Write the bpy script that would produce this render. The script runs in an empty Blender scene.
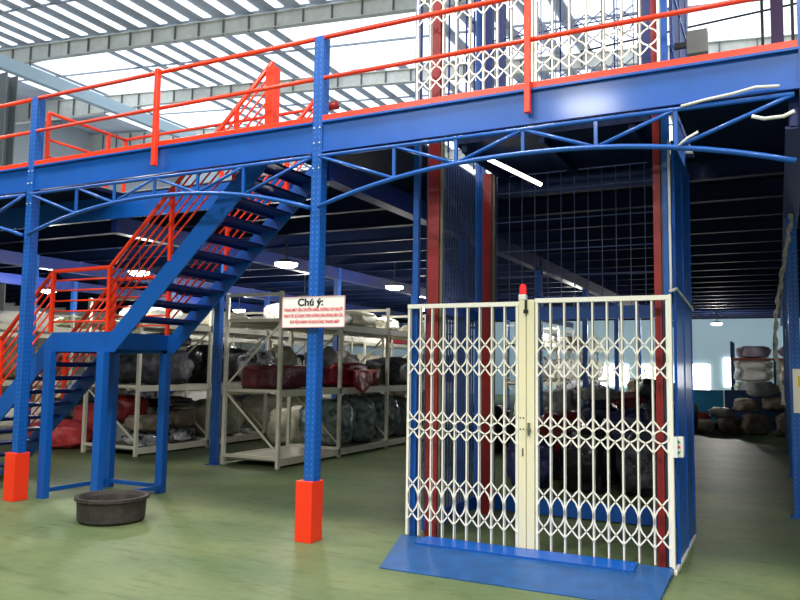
import bpy, bmesh, math, random
from mathutils import Vector, Matrix, noise
random.seed(7)
C = bpy.context.scene.collection
S = bpy.context.scene
V = Vector

# ------------------------------------------------------------------ materials
def lin(c):
    return tuple(((x/255)/12.92 if x/255 <= .04045 else ((x/255+.055)/1.055)**2.4) for x in c)
def mat(name, rgb, rough=.5, metal=0, noise_amt=0, nscale=6, bump=0, bscale=30, rgb2=None, emit=None, coat=0, spec=.5):
    m = bpy.data.materials.new(name); m.use_nodes = True
    nt = m.node_tree; b = nt.nodes['Principled BSDF']
    b.inputs['Base Color'].default_value = (*lin(rgb), 1)
    b.inputs['Roughness'].default_value = rough
    b.inputs['Metallic'].default_value = metal
    b.inputs['Specular IOR Level'].default_value = spec
    if coat: b.inputs['Coat Weight'].default_value = coat; b.inputs['Coat Roughness'].default_value = .12
    tc = nt.nodes.new('ShaderNodeTexCoord')
    if noise_amt or rgb2:
        n = nt.nodes.new('ShaderNodeTexNoise'); n.inputs['Scale'].default_value = nscale; n.inputs['Detail'].default_value = 5
        nt.links.new(tc.outputs['Object'], n.inputs['Vector'])
        r = nt.nodes.new('ShaderNodeValToRGB')
        c1 = lin(rgb); c2 = lin(rgb2) if rgb2 else tuple(x*(1-noise_amt) for x in c1)
        r.color_ramp.elements[0].position = .38; r.color_ramp.elements[1].position = .64
        r.color_ramp.elements[0].color = (*c2, 1); r.color_ramp.elements[1].color = (*c1, 1)
        nt.links.new(n.outputs['Fac'], r.inputs['Fac']); nt.links.new(r.outputs['Color'], b.inputs['Base Color'])
    if bump:
        n2 = nt.nodes.new('ShaderNodeTexNoise'); n2.inputs['Scale'].default_value = bscale; n2.inputs['Detail'].default_value = 3
        nt.links.new(tc.outputs['Object'], n2.inputs['Vector'])
        bp = nt.nodes.new('ShaderNodeBump'); bp.inputs['Strength'].default_value = bump; bp.inputs['Distance'].default_value = .04
        nt.links.new(n2.outputs['Fac'], bp.inputs['Height']); nt.links.new(bp.outputs['Normal'], b.inputs['Normal'])
    if emit:
        b.inputs['Emission Color'].default_value = (*lin(emit[0]), 1); b.inputs['Emission Strength'].default_value = emit[1]
    return m
M = dict(
 blue=mat('blue_paint', (0,88,180), .42, noise_amt=.12, nscale=3, coat=.3),
 bluep=mat('blue_gloss_panel', (0,96,205), .34, noise_amt=.1, nscale=2, coat=.3),
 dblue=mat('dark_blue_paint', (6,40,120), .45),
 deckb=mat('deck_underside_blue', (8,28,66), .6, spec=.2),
 slot=mat('punched_slot', (60,120,200), .5),
 orange=mat('orange_paint', (252,62,24), .35, noise_amt=.1, nscale=4),
 guard=mat('red_orange_guard', (255,58,20), .45),
 red=mat('mast_red', (150,34,36), .45, noise_amt=.15),
 rail=mat('guide_rail_grey', (110,112,100), .4),
 cream=mat('cream_paint', (254,250,238), .4),
 cream2=mat('cream_post', (244,236,200), .4),
 rackw=mat('rack_cream', (238,233,214), .5, noise_amt=.1, nscale=5),
 shelf=mat('rack_shelf_grey', (176,173,152), .6),
 ramp=mat('ramp_blue', (22,86,150), .45, noise_amt=.3, nscale=5, bump=.1, bscale=60),
 grid=mat('mesh_steel', (56,72,118), .45),
 gridl=mat('mesh_light_steel', (90,105,150), .45),
 roof=mat('roof_sheet', (205,213,226), .6, noise_amt=.25, nscale=.6),
 raft=mat('rafter_grey', (228,229,220), .6, noise_amt=.1),
 rline=mat('rafter_stiffener', (110,112,112), .6),
 purl=mat('purlin_grey', (150,158,170), .6),
 bcol=mat('building_column', (140,146,146), .6),
 wall=mat('wall_pale_blue', (196,220,232), .7),
 wallw=mat('wall_panel_white', (200,205,208), .7),
 teal=mat('teal_sheet', (20,120,165), .5),
 navy=mat('navy_sheet', (22,56,98), .6),
 black=mat('black_plastic', (18,18,18), .4),
 white=mat('white_paint', (240,240,238), .45),
 box=mat('grey_box', (120,122,118), .5),
 tub=mat('worn_rubber', (62,56,52), .75, noise_amt=.4, nscale=9, bump=.3, bscale=25),
 redlamp=mat('red_lens', (235,36,40), .25, emit=((255,50,50), .5)),
 green=mat('green_button', (20,150,60), .4), redb=mat('red_button', (220,30,30), .4),
 yellow=mat('yellow_mark', (240,200,30), .5), poster=mat('poster_cream', (240,232,210), .5),
 ink=mat('black_ink', (12,12,12), .6), rink=mat('red_ink', (220,30,50), .6),
 conduit=mat('white_conduit', (222,222,215), .45), dcond=mat('grey_wrapped_cable', (170,168,160), .55, noise_amt=.4, nscale=20),
 skyl=mat('skylight_panel', (235,240,245), .5, emit=((232,240,250), 1.7)),
 lamp=mat('lamp_lens', (255,255,255), .3, emit=((240,246,255), 14)),
 tube=mat('tube_lens', (255,255,255), .3, emit=((255,246,235), 5)),
 bright=mat('bright_daylight_window', (255,255,255), .4, emit=((250,252,255), 8)),
)
def bagmat(n, rgb, rough=.5, **k): return mat(n, rgb, rough, bump=.9, bscale=7, **k)
B = dict(
 red=bagmat('bag_red', (232,80,84), .35, noise_amt=.4), dred=bagmat('bag_dark_red', (120,26,30), .4, noise_amt=.4),
 maroon=bagmat('bag_maroon', (128,50,54), .5, noise_amt=.35), crimson=bagmat('bag_crimson', (176,22,44), .4, noise_amt=.3),
 olive=bagmat('bag_olive', (132,116,48), .6, noise_amt=.3), black=bagmat('bag_black', (22,22,26), .3),
 dgrey=bagmat('bag_dark_grey', (84,86,98), .4, rgb2=(28,28,34)), grey=bagmat('bag_grey', (150,152,150), .6, noise_amt=.4),
 film=bagmat('bag_clear_film', (176,194,196), .2, rgb2=(84,98,102), nscale=6), silver=bagmat('bag_silver', (205,208,212), .25, rgb2=(40,42,50), nscale=7),
 white=bagmat('bag_white', (250,248,240), .6), cream=bagmat('bag_cream', (220,214,190), .65, noise_amt=.2),
 taupe=bagmat('bag_taupe', (156,142,124), .7, noise_amt=.35), brown=bagmat('bag_brown', (112,100,84), .7, noise_amt=.3),
 sage=bagmat('bag_sage', (160,160,132), .6, noise_amt=.3), pink=bagmat('bag_pale_violet', (190,178,196), .6, noise_amt=.2),
 teal=bagmat('bag_teal', (36,90,110), .5, noise_amt=.3), navy=bagmat('bag_navy', (30,36,84), .4, noise_amt=.4),
)

# ------------------------------------------------------------------ mesh builder
class MB:
    def __init__(s): s.bm = bmesh.new(); s.mi = 0
    def _f(s, vs):
        try:
            f = s.bm.faces.new(vs); f.material_index = s.mi; return f
        except ValueError: return None
    def hexa(s, p):
        v = [s.bm.verts.new(q) for q in p]
        for a in ((0,3,2,1),(4,5,6,7),(0,1,5,4),(1,2,6,5),(2,3,7,6),(3,0,4,7)): s._f([v[i] for i in a])
        return s
    def box(s, x0, x1, y0, y1, z0, z1):
        return s.hexa([(x0,y0,z0),(x1,y0,z0),(x1,y1,z0),(x0,y1,z0),(x0,y0,z1),(x1,y0,z1),(x1,y1,z1),(x0,y1,z1)])
    def beam(s, a, b, w, h, up=(0,0,1)):
        a, b = V(a), V(b); d = (b-a).normalized(); u = V(up)
        r = d.cross(u)
        if r.length < 1e-4: r = d.cross(V((1,0,0)))
        r.normalize(); u = r.cross(d); r = r*w/2; u = u*h/2
        return s.hexa([a-r-u,a+r-u,a+r+u,a-r+u,b-r-u,b+r-u,b+r+u,b-r+u])
    def tube(s, pts, r, n=10, rad=None):
        pts = [V(p) for p in pts]; rings = []
        d0 = (pts[1]-pts[0]).normalized()
        x = d0.cross(V((0,0,1)));
        if x.length < 1e-3: x = V((1,0,0))
        x.normalize()
        for i, p in enumerate(pts):
            if i == 0: d = pts[1]-pts[0]
            elif i == len(pts)-1: d = pts[-1]-pts[-2]
            else: d = (pts[i+1]-p).normalized()+(p-pts[i-1]).normalized()
            d.normalize(); x = (x-d*x.dot(d)).normalized(); y = d.cross(x)
            k = 1
            if 0 < i < len(pts)-1:
                c = max(.4, d.dot((pts[i+1]-p).normalized())); k = 1
            rr = (rad[i] if rad else r)*k
            rings.append([s.bm.verts.new(p+(x*math.cos(2*math.pi*j/n)+y*math.sin(2*math.pi*j/n))*rr) for j in range(n)])
        for a, b in zip(rings, rings[1:]):
            for j in range(n): s._f([a[j], a[(j+1)%n], b[(j+1)%n], b[j]])
        s._f(rings[0][::-1]); s._f(rings[-1])
        return s
    def lathe(s, prof, c=(0,0,0), n=32):
        rings = [[s.bm.verts.new((c[0]+r*math.cos(2*math.pi*j/n), c[1]+r*math.sin(2*math.pi*j/n), c[2]+z)) for j in range(n)] for r, z in prof]
        for a, b in zip(rings, rings[1:]):
            for j in range(n): s._f([a[j], a[(j+1)%n], b[(j+1)%n], b[j]])
        s._f(rings[0][::-1]); s._f(rings[-1]); return s
    def prism(s, pts, axis, lo, hi):
        def P(p, t): return {'y':(p[0],t,p[1]), 'z':(p[0],p[1],t), 'x':(t,p[0],p[1])}[axis]
        a = [s.bm.verts.new(P(p, lo)) for p in pts]; b = [s.bm.verts.new(P(p, hi)) for p in pts]; n = len(pts)
        s._f(a[::-1]); s._f(b)
        for i in range(n): s._f([a[i], a[(i+1)%n], b[(i+1)%n], b[i]])
        return s
    def build(s, name, m, parent=None, smooth=False, bevel=0):
        bmesh.ops.recalc_face_normals(s.bm, faces=s.bm.faces)
        me = bpy.data.meshes.new(name); s.bm.to_mesh(me); s.bm.free()
        for q in (m if isinstance(m, (list, tuple)) else [m]): me.materials.append(q)
        if smooth:
            for p in me.polygons: p.use_smooth = True
        o = bpy.data.objects.new(name, me); C.objects.link(o)
        if parent:
            o.parent = parent; me.transform(Matrix.Translation(-V(wloc(parent))))
            # children keep world placement: mesh is stored relative to the parent's origin
        if bevel:
            b = o.modifiers.new('Bevel', 'BEVEL'); b.width = bevel; b.segments = 2; b.limit_method = 'ANGLE'
        return o
def wloc(o):
    l = V(o.location)
    while o.parent: o = o.parent; l += V(o.location)
    return l
def recenter(o):
    me = o.data; zs = [v.co for v in me.vertices]
    c = V(((min(v.x for v in zs)+max(v.x for v in zs))/2, (min(v.y for v in zs)+max(v.y for v in zs))/2, min(v.z for v in zs)))
    me.transform(Matrix.Translation(-c)); o.location = V(o.location)+c
def tag(o, label=None, cat=None, group=None, kind=None):
    if label: o['label'] = label
    if cat: o['category'] = cat
    if group: o['group'] = group
    if kind: o['kind'] = kind
    return o
def thing(name, loc, label, cat, group=None):
    o = bpy.data.objects.new(name, None); C.objects.link(o); o.location = loc; o.empty_display_size = .1
    return tag(o, label, cat, group)
def single(mb, name, m, label, cat, group=None, **k):
    o = mb.build(name, m, **k); recenter(o); return tag(o, label, cat, group)
def struct(mb, name, m, **k):
    o = mb.build(name, m, **k); recenter(o); o['kind'] = 'structure'; return o
def ring(i): return ['first','second','third','fourth','fifth','sixth','seventh','eighth','ninth','tenth','eleventh','twelfth','thirteenth','fourteenth','fifteenth','sixteenth','seventeenth','eighteenth','nineteenth','twentieth','twenty first','twenty second','twenty third','twenty fourth','twenty fifth','twenty sixth','twenty seventh','twenty eighth','twenty ninth','thirtieth'][i]

# ------------------------------------------------------------------ the hall
def floor_mat():
    m = bpy.data.materials.new('green_epoxy_floor'); m.use_nodes = True; nt = m.node_tree; b = nt.nodes['Principled BSDF']
    tc = nt.nodes.new('ShaderNodeTexCoord')
    def nz(sc, det, st):
        mp = nt.nodes.new('ShaderNodeMapping'); mp.inputs['Scale'].default_value = st
        n = nt.nodes.new('ShaderNodeTexNoise'); n.inputs['Scale'].default_value = sc; n.inputs['Detail'].default_value = det
        nt.links.new(tc.outputs['Object'], mp.inputs['Vector']); nt.links.new(mp.outputs[0], n.inputs['Vector']); return n
    n1 = nz(.7, 6, (1,1.6,1)); n2 = nz(14, 4, (1,1,1)); n3 = nz(3, 6, (1,4,1))
    r = nt.nodes.new('ShaderNodeValToRGB'); r.color_ramp.elements[0].position = .3; r.color_ramp.elements[1].position = .7
    r.color_ramp.elements[0].color = (*lin((84,104,70)),1); r.color_ramp.elements[1].color = (*lin((116,128,86)),1)
    nt.links.new(n1.outputs['Fac'], r.inputs['Fac'])
    r3 = nt.nodes.new('ShaderNodeValToRGB'); r3.color_ramp.elements[0].position = .52; r3.color_ramp.elements[1].position = .72
    r3.color_ramp.elements[0].color = (1,1,1,1); r3.color_ramp.elements[1].color = (.74,.72,.68,1)
    nt.links.new(n3.outputs['Fac'], r3.inputs['Fac'])
    mx = nt.nodes.new('ShaderNodeMix'); mx.data_type = 'RGBA'; mx.blend_type = 'MULTIPLY'; mx.inputs[0].default_value = 1
    nt.links.new(r.outputs[0], mx.inputs[6]); nt.links.new(r3.outputs[0], mx.inputs[7]); nt.links.new(mx.outputs[2], b.inputs['Base Color'])
    rr = nt.nodes.new('ShaderNodeMapRange'); rr.inputs[3].default_value = .42; rr.inputs[4].default_value = .65
    nt.links.new(n2.outputs['Fac'], rr.inputs[0]); nt.links.new(rr.outputs[0], b.inputs['Roughness'])
    b.inputs['Specular IOR Level'].default_value = .25
    return m
YF = 44.0
def zr(x): return 10.1-.085*(x+11.5)
struct(MB().box(-26,6,-12,YF+.2,-.2,0), 'floor', floor_mat())
struct(MB().box(-26,6,YF,YF+.2,0,12.2), 'wall_back', M['wall'])
struct(MB().box(-26.2,-26,-12,YF+.2,0,12), 'wall_left', M['wallw'])
struct(MB().box(6,6.2,-12,YF+.2,0,10), 'wall_right', M['wallw'])
struct(MB().box(-26,6,-12.2,-12,0,12), 'wall_front', M['wallw'])
struct(MB().prism([(-26.2,zr(-26.2)),(6.2,zr(6.2)),(6.2,zr(6.2)+.08),(-26.2,zr(-26.2)+.08)],'y',-12.2,YF+.2), 'ceiling', M['roof'])
wn = 0
def skylight(x0, x1, y0, y1):
    global wn; wn += 1
    e = .03
    struct(MB().prism([(x0,zr(x0)-e),(x1,zr(x1)-e),(x1,zr(x1)-.004),(x0,zr(x0)-.004)],'y',y0,y1), f'window_{wn}', M['skyl'])
for i in range(38):                                    # translucent roof strips running away from the viewer
    x = -22.6+i*.72
    skylight(x, x+.37, 14.1, 43.5); skylight(x, x+.24, 8.2, 13.9)
for x0, x1, y0, y1 in ((-10.9,-7.6,14.3,17.9), (-19.8,-16.6,15.0,22), (-3.2,3.4,13.5,22)):   # the wide bright sheets
    n = int(round((x1-x0)/.72))
    for i in range(n):
        a = x0+i*.72; k = math.floor((a+22.6)/.72)*.72-22.6
        skylight(k+.39, k+.70, y0, y1)
for i in range(8): skylight(-24+i*3.8, -22.8+i*3.8, 2.5, 5.6)
# daylight openings in the far wall
for x0, x1, z0, z1 in ((-4.4,-3.35,.5,1.95), (1.2,4.4,.7,1.9), (-9.6,-7.6,.7,1.9), (-12.6,-10.6,.7,1.9), (-7.0,-5.2,.7,1.9), (-2.62,-2.2,.8,2.3)):
    wn += 1; struct(MB().box(x0,x1,YF-.06,YF-.005,z0,z1), f'window_{wn}', M['bright'])
for i in range(7):                                     # louvre windows high in the left wall
    wn += 1; struct(MB().box(-25.995,-25.93,11+.0*i,33,5.0+.55*i,5.26+.55*i), f'window_{wn}', M['skyl'])
for k,(y) in enumerate((5.8,9.9,14.0,18.1,22.2,26.3,30.4,34.5,38.6)):
    t = thing('roof_rafter', (-10,y,zr(-10)), f'grey steel roof rafter, {ring(k)} from the front, sloping down to the right', 'roof beam', 'roof rafters')
    def zz(x, d): return zr(x)-.1-d
    xs = [-26,-21.5,-18.5,-10,0,6]; dp = [.75,.62,.42,.36,.36,.36]
    mb = MB()
    for (xa,da),(xb,db) in zip(zip(xs,dp), list(zip(xs,dp))[1:]):
        mb.hexa([(xa,y-.012,zz(xa,da)),(xb,y-.012,zz(xb,db)),(xb,y+.012,zz(xb,db)),(xa,y+.012,zz(xa,da)),
                 (xa,y-.012,zz(xa,0)),(xb,y-.012,zz(xb,0)),(xb,y+.012,zz(xb,0)),(xa,y+.012,zz(xa,0))])
    mb.build('web', M['raft'], t)
    mb = MB()
    for (xa,da),(xb,db) in zip(zip(xs,dp), list(zip(xs,dp))[1:]):
        for dd in ((0,0),(da,db)):
            mb.beam((xa,y,zz(xa,dd[0])),(xb,y,zz(xb,dd[1])),.16,.02)
    mb.build('flange', M['raft'], t)
    x = -25.2
    while x < 5.5:
        d = .36 if x > -10 else (.4 if x > -18.5 else .6)
        if 1 <= k <= 5: MB().box(x-.012,x+.012,y-.07,y-.012,zz(x,d),zz(x,0)).build('stiffener', M['rline'], t)
        x += .78
for k in range(17):                                    # purlins across the slope
    y = 8.0+k*2.05
    single(MB().beam((-26,y,zr(-26)-.065),(6,y,zr(6)-.065),.035,.05), 'roof_purlin', M['purl'], f'thin grey roof purlin, {ring(k)} from the front', 'roof beam', 'roof purlins')
# side hall column, gutter beam and plant on the left
t = thing('hall_column', (-19.9,13.9,0), 'grey steel hall column at the far left edge under the rafter', 'column')
mb = MB(); mb.box(-20.2,-19.6,13.72,13.75,0,9.9); mb.box(-20.2,-19.6,14.05,14.08,0,9.9); mb.build('flange', M['bcol'], t)
MB().box(-19.92,-19.88,13.75,14.05,0,9.9).build('web', M['bcol'], t)
single(MB().box(-18.35,-18.15,12,34,9.35,9.7), 'roof_gutter_beam', M['wall'], 'long pale blue beam running back under the roof at upper left', 'roof beam')
t = thing('crossing_beam_frame', (-17.3,22.0,4.0), 'pale grey boxed frame under the roof behind the left guardrail', 'frame')
MB().box(-20.5,-16.0,21.9,22.1,8.4,9.5).build('panel', M['wall'], t)
mb = MB(); [mb.box(x-.06,x+.06,21.85,22.1,4.003,8.4) for x in (-20.3,-18.2,-16.2)]; mb.build('post', M['bcol'], t)
# tall post and service lines at upper right, standing on the deck
t = thing('purple_deck_post', (.1,10.0,4.0), 'dark purple post between two black uprights at upper right', 'post')
MB().box(.02,.16,9.93,10.07,4.0,8.9).build('post', mat('purple_paint',(74,50,92),.5), t)
for x in (-.09,.24): MB().box(x,x+.035,9.98,10.02,4.0,8.95).build('upright', M['black'], t)
single(MB().tube([(-3.0,13.0,7.25),(-1.2,13,7.35),(1.8,13,7.5),(5.9,13,7.6)],.018,8), 'ceiling_cable', M['black'], 'thin black cable strung across the bright roof at upper right', 'cable')
single(MB().tube([(-.95,11,5.2),(-1.05,11,6.2),(-1.0,11,9.0)],.02,8), 'hanging_conduit', M['dcond'], 'pale conduit hanging beside the lift at upper right', 'pipe')

# ------------------------------------------------------------------ mezzanine
YR = [6.06, 9.8, 13.55, 17.3, 21.05, 24.8, 28.55, 32.3]
XC = [-8.10, -3.966, .17]
COLX = [-20.34, -16.24, -12.14, -8.04, -3.94, .17, 4.27]
def upright(t, x, y, z0, z1, punched=True, zs=.06, w=.112, dpt=.11):
    mb = MB(); mb.box(x-w/2, x+w/2, y, y+dpt, z0, z1)
    if punched:
        mb.mi = 1; z = z0+zs
        while z < z1-.05:
            for sx in (-.026, .026): mb.box(x+sx-.006, x+sx+.006, y-.002, y+.001, z, z+.022)
            for sy in (.03, .07):
                mb.box(x+w/2-.001, x+w/2+.002, y+sy-.005, y+sy+.005, z+.01, z+.03)
            z += .055
    return mb.build('upright', [M['blue'], M['slot']], t)
def column(x, y, label, front=False, guard=True):
    t = thing('mezzanine_column', (x,y+.05,0), label, 'column', 'blue perforated mezzanine columns')
    top = 4.88 if front else 3.7
    upright(t, x, y, 0, top, zs=.6 if front else .06)
    if front and guard:
        MB().box(x-.122,x+.058,y-.035,y+.165,0,.56).build('base_guard', M['guard'], t, bevel=.006)
        mb = MB()
        for z in (3.8, 3.95, 3.55): 
            for s in (-.032,.032): mb.tube([(x+s,y-.012,z),(x+s,y,z)],.008,8)
        mb.build('bolt', M['conduit'], t)
    else:
        MB().box(x-.1,x+.1,y-.05,y+.15,0,.012).build('base_plate', M['blue'], t)
    return t
column(XC[1], 6.06, 'front blue perforated column with orange base guard, holding the notice sign', True)
column(XC[0], 6.06, 'front blue perforated column with orange base guard, beside the staircase at left', True)
column(XC[2]+.075, 6.06, 'front blue column at the right edge of the picture', True)
rn = ['front','second','third','fourth','fifth','sixth','seventh','eighth']
cn = {-20.34:'far left', -16.24:'outer left', -12.14:'left', -8.04:'staircase', -3.94:'sign', .17:'right', 4.27:'outer right'}
for r in range(1, 6):
    for x in COLX[1:6]:
        if (r >= 4 and x < -12) or (r == 5 and x > 0): continue
        column({-8.04:-8.30,-12.14:-12.9}.get(x,x), YR[r], f'blue mezzanine column, {rn[r]} row back, in the line of the {cn[x]} column')
# deck (one slab with the stair and lift openings)
def rects(xs, ys, holes):
    out = []
    for a, b in zip(xs, xs[1:]):
        for c, d in zip(ys, ys[1:]):
            mx, my = (a+b)/2, (c+d)/2
            if not any(h[0] < mx < h[1] and h[2] < my < h[3] for h in holes): out.append((a,b,c,d))
    return out
OX0, OX1, OY0, OY1 = -8.1, -4.78, 6.3, 7.5
LX0, LX1, LY0, LY1 = -3.3, -.75, 6.62, 8.56
mb = MB()
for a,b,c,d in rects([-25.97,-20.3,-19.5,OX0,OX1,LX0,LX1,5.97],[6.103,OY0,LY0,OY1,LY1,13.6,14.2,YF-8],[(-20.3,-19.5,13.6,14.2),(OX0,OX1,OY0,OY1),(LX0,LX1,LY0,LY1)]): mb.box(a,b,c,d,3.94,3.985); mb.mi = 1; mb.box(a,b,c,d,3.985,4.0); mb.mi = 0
single(mb, 'mezzanine_deck', [M['deckb'], mat('deck_top_bounce_grey',(150,152,150),.6)], 'dark blue steel mezzanine deck spanning the hall above the racks', 'deck')  # grey top layer added to bounce skylight up to the roof
for k in range(22):                                    # joists below the deck
    y = 8.72+k*1.15
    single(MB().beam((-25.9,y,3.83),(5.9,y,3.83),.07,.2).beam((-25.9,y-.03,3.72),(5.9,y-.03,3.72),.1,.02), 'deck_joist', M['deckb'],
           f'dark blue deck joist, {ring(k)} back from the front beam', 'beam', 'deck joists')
gn = {-16.24:'outer left', -12.9:'left', -8.30:'staircase', -3.94:'sign', .17:'right'}
for x in gn:
    y0 = 7.56 if x < -5 else 6.2
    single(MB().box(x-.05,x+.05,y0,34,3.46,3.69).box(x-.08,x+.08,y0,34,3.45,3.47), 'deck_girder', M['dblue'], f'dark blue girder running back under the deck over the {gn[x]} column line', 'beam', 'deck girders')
# front edge beam, one length per bay
def bay_beam(x0, x1, lab):
    t = thing('edge_beam', ((x0+x1)/2,6.07,3.7), lab, 'beam', 'front edge beams')
    MB().box(x0,x1,6.075,6.1,3.7,4.01).build('web', M['blue'], t)
    mb = MB(); mb.box(x0,x1,6.04,6.1,3.992,4.012); mb.box(x0,x1,6.04,6.1,3.7,3.718); mb.build('flange', M['blue'], t)
bay_beam(-12.09, XC[0]-.058, 'blue edge beam at the far left beyond the staircase column')
bay_beam(XC[0]+.058, XC[1]-.058, 'glossy blue edge beam above the staircase')
bay_beam(XC[1]+.058, XC[2]+.02, 'glossy blue edge beam above the folding gate')
# guardrail, one section per bay
def guard(x0, x1, lab, post=None):
    t = thing('guard_rail', ((x0+x1)/2,6.0,4.01), lab, 'railing', 'orange front guardrails')
    MB().tube([(x0,6.075,4.862),(x1,6.075,4.862)],.024,12).build('top_rail', M['orange'], t, smooth=True)
    MB().tube([(x0,6.075,4.45),(x1,6.075,4.45)],.021,12).build('mid_rail', M['orange'], t, smooth=True)
    MB().box(x0,x1,6.055,6.095,4.014,4.070).build('kick_rail', M['orange'], t, bevel=.004)
    if post: MB().box(post-.024,post+.024,5.995,6.052,3.79,4.88).build('post', M['orange'], t, bevel=.004)
guard(-12.0, XC[0]-.058, 'orange guardrail left of the staircase column')
guard(XC[0]+.058, XC[1]-.058, 'orange guardrail above the staircase, with one middle post', -6.05)
guard(XC[1]+.058, XC[2]+.016, 'orange guardrail in front of the upper lift gate', -1.84)
# arched trusses under the edge beams
def truss(x0, x1, lab):
    t = thing('arched_truss', ((x0+x1)/2,6.11,3.15), lab, 'truss', 'blue arched trusses under the edge beam')
    y = 6.03; c = (x0+x1)/2; hw = (x1-x0)/2; zt = 3.655; r = .017
    sta = [c-1.2*hw/2, c-.6*hw/2*1.0, c, c+.6*hw/2, c+1.2*hw/2]
    def zb(x): u = abs(x-c)/hw; return 3.45-.29*u**2.2
    MB().tube([(x0,y,zt),(x1,y,zt)],r+.003,8).build('top_chord', M['blue'], t, smooth=True)
    pts = [(x0+(x1-x0)*i/20, y, zb(x0+(x1-x0)*i/20)) for i in range(21)]
    MB().tube(pts,r+.005,8).build('bottom_chord', M['blue'], t, smooth=True)
    for s in sta: MB().box(s-.014,s+.014,y-.012,y+.012,zb(s),zt).build('vertical', M['blue'], t)
    dd = [((x0,zt),(sta[0],zb(sta[0]))),((sta[0],zt),(sta[1],zb(sta[1]))),((sta[1],zb(sta[1])),(sta[2],zt)),((sta[2],zt),(sta[3],zb(sta[3]))),
          ((sta[3],zb(sta[3])),(sta[4],zt)),((sta[4],zb(sta[4])),(x1,zt))]
    for a, b in dd: MB().tube([(a[0],y,a[1]),(b[0],y,b[1])],r,8).build('diagonal', M['blue'], t, smooth=True)
truss(-12.1, XC[0]-.05, 'blue arched truss at the far left beyond the staircase column')
truss(XC[0]+.05, XC[1]-.05, 'blue arched truss crossing in front of the staircase')
truss(XC[1]+.05, XC[2]-.02, 'blue arched truss above the folding gate')
single(MB().box(-12.8,-4.78,7.44,7.5,3.62,3.938), 'opening_beam', M['blue'], 'blue beam closing the back of the stair opening under the deck', 'beam')
# guardrails around the stair opening
t = thing('stair_opening_rail', (-6.4,7.5,4.0), 'orange guardrail around the stair opening, behind the front rail', 'railing')
ZT = 4.76
for z, r in ((ZT,.022),(4.42,.018),(4.2,.014)):
    MB().tube([(-8.14,6.3,z),(-8.14,7.55,z)],r,8).build('end_rail', M['orange'], t, smooth=True)
    MB().tube([(-8.14,7.55,z),(-4.73,7.55,z)],r,8).build('back_rail', M['orange'], t, smooth=True)
for x, y in ((-8.14,6.3),(-8.14,7.25),(-8.14,7.55),(-6.4,7.55),(-4.95,7.55)):
    MB().box(x-.02,x+.02,y-.02,y+.02,4.0,ZT).build('post', M['orange'], t)
MB().tube([(-4.85,7.55,ZT),(-4.66,7.55,ZT)],.05,12).build('end_cap', mat('dark_red_cap',(150,24,22),.4), t, smooth=True)

# ------------------------------------------------------------------ staircase
YFr, YRr = 6.42, 7.37
st = thing('staircase', (-7.5,6.9,0), 'blue steel staircase with orange railings and a half landing', 'staircase')
def plate_run(name, y, pts, m=M['blue'], th=.022):
    o = MB().prism(pts,'y',y,y+th).build(name, m, st, bevel=.003); return o
m1, m2 = .9, .942
UX0, UX1 = -7.03, -4.83
def zu(x): return 2.0+m2*(x+6.985)
LXe = -10.15
def zl(x): return 2.0+m1*(x+7.98)
for y in (YFr-.022, YRr):
    plate_run('stringer', y, [(-7.12,1.76),(-6.93,1.76),(UX1,zu(UX1)-.30),(UX1,3.99),(UX1-.08,3.99),(-6.985,2.0),(-7.12,2.0)])
    plate_run('stringer', y, [(-7.98,2.0),(-8.0,1.70),(-9.90,0.0),(-10.2,0.0),(-10.2,.0)][:0] or [(-7.98,2.0),(-7.98,1.68),(-7.98-1.68/m1,0.0),(-10.2,0.0)])
for x in ():
    pass
for k in range(10):                                    # upper treads
    z = 2.0+2.0*(k+1)/11-.03; x = -6.985+(z-2.0+.02)/m2+.05
    mb = MB(); mb.box(x-.03,x+.23,YFr+.001,YRr-.001,z,z+.028); mb.box(x-.03,x-.012,YFr+.001,YRr-.001,z-.035,z)
    mb.build('tread', M['dblue'], st)
for k in range(10):
    z = 2.0*(k+1)/11-.03; x = -7.98-(2.0-z-.02)/m1+.02
    mb = MB(); mb.box(x-.03,x+.23,YFr+.001,YRr-.001,z,z+.028); mb.box(x-.03,x-.012,YFr+.001,YRr-.001,z-.035,z)
    mb.build('tread', M['dblue'], st)
mb = MB(); mb.box(-7.98,-7.03,YFr-.02,YFr+.0,1.76,1.998); mb.box(-7.98,-7.03,YRr,YRr+.02,1.76,1.998)
mb.box(-7.98,-7.96,YFr,YRr,1.80,1.998); mb.box(-7.05,-7.03,YFr,YRr,1.80,1.998); mb.build('landing_frame', M['blue'], st, bevel=.004)
MB().box(-7.96,-7.05,YFr,YRr,1.975,1.998).build('landing_plate', M['dblue'], st)
for x, y in ((-7.975,6.375),(-7.075,6.375),(-7.975,7.37),(-7.06,7.37)):
    w = .055
    MB().box(x-w,x+w,y-.045,y+.05,0,1.76).build('post', M['blue'], st, bevel=.005)
mb = MB(); mb.box(-7.04,-7.0,6.42,7.33,.06,.11); mb.box(-7.92,-7.12,7.35,7.39,.06,.11); mb.box(-8.02,-7.98,6.42,7.33,.06,.11)
mb.build('base_frame', M['blue'], st)
def hr(name, pts, r, m=M['orange']): return MB().tube(pts,r,10).build(name, m, st, smooth=True)
def hz_u(x, k): return zu(x)+.045+(.70)*k       # k 0..1 from stringer to handrail
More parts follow.
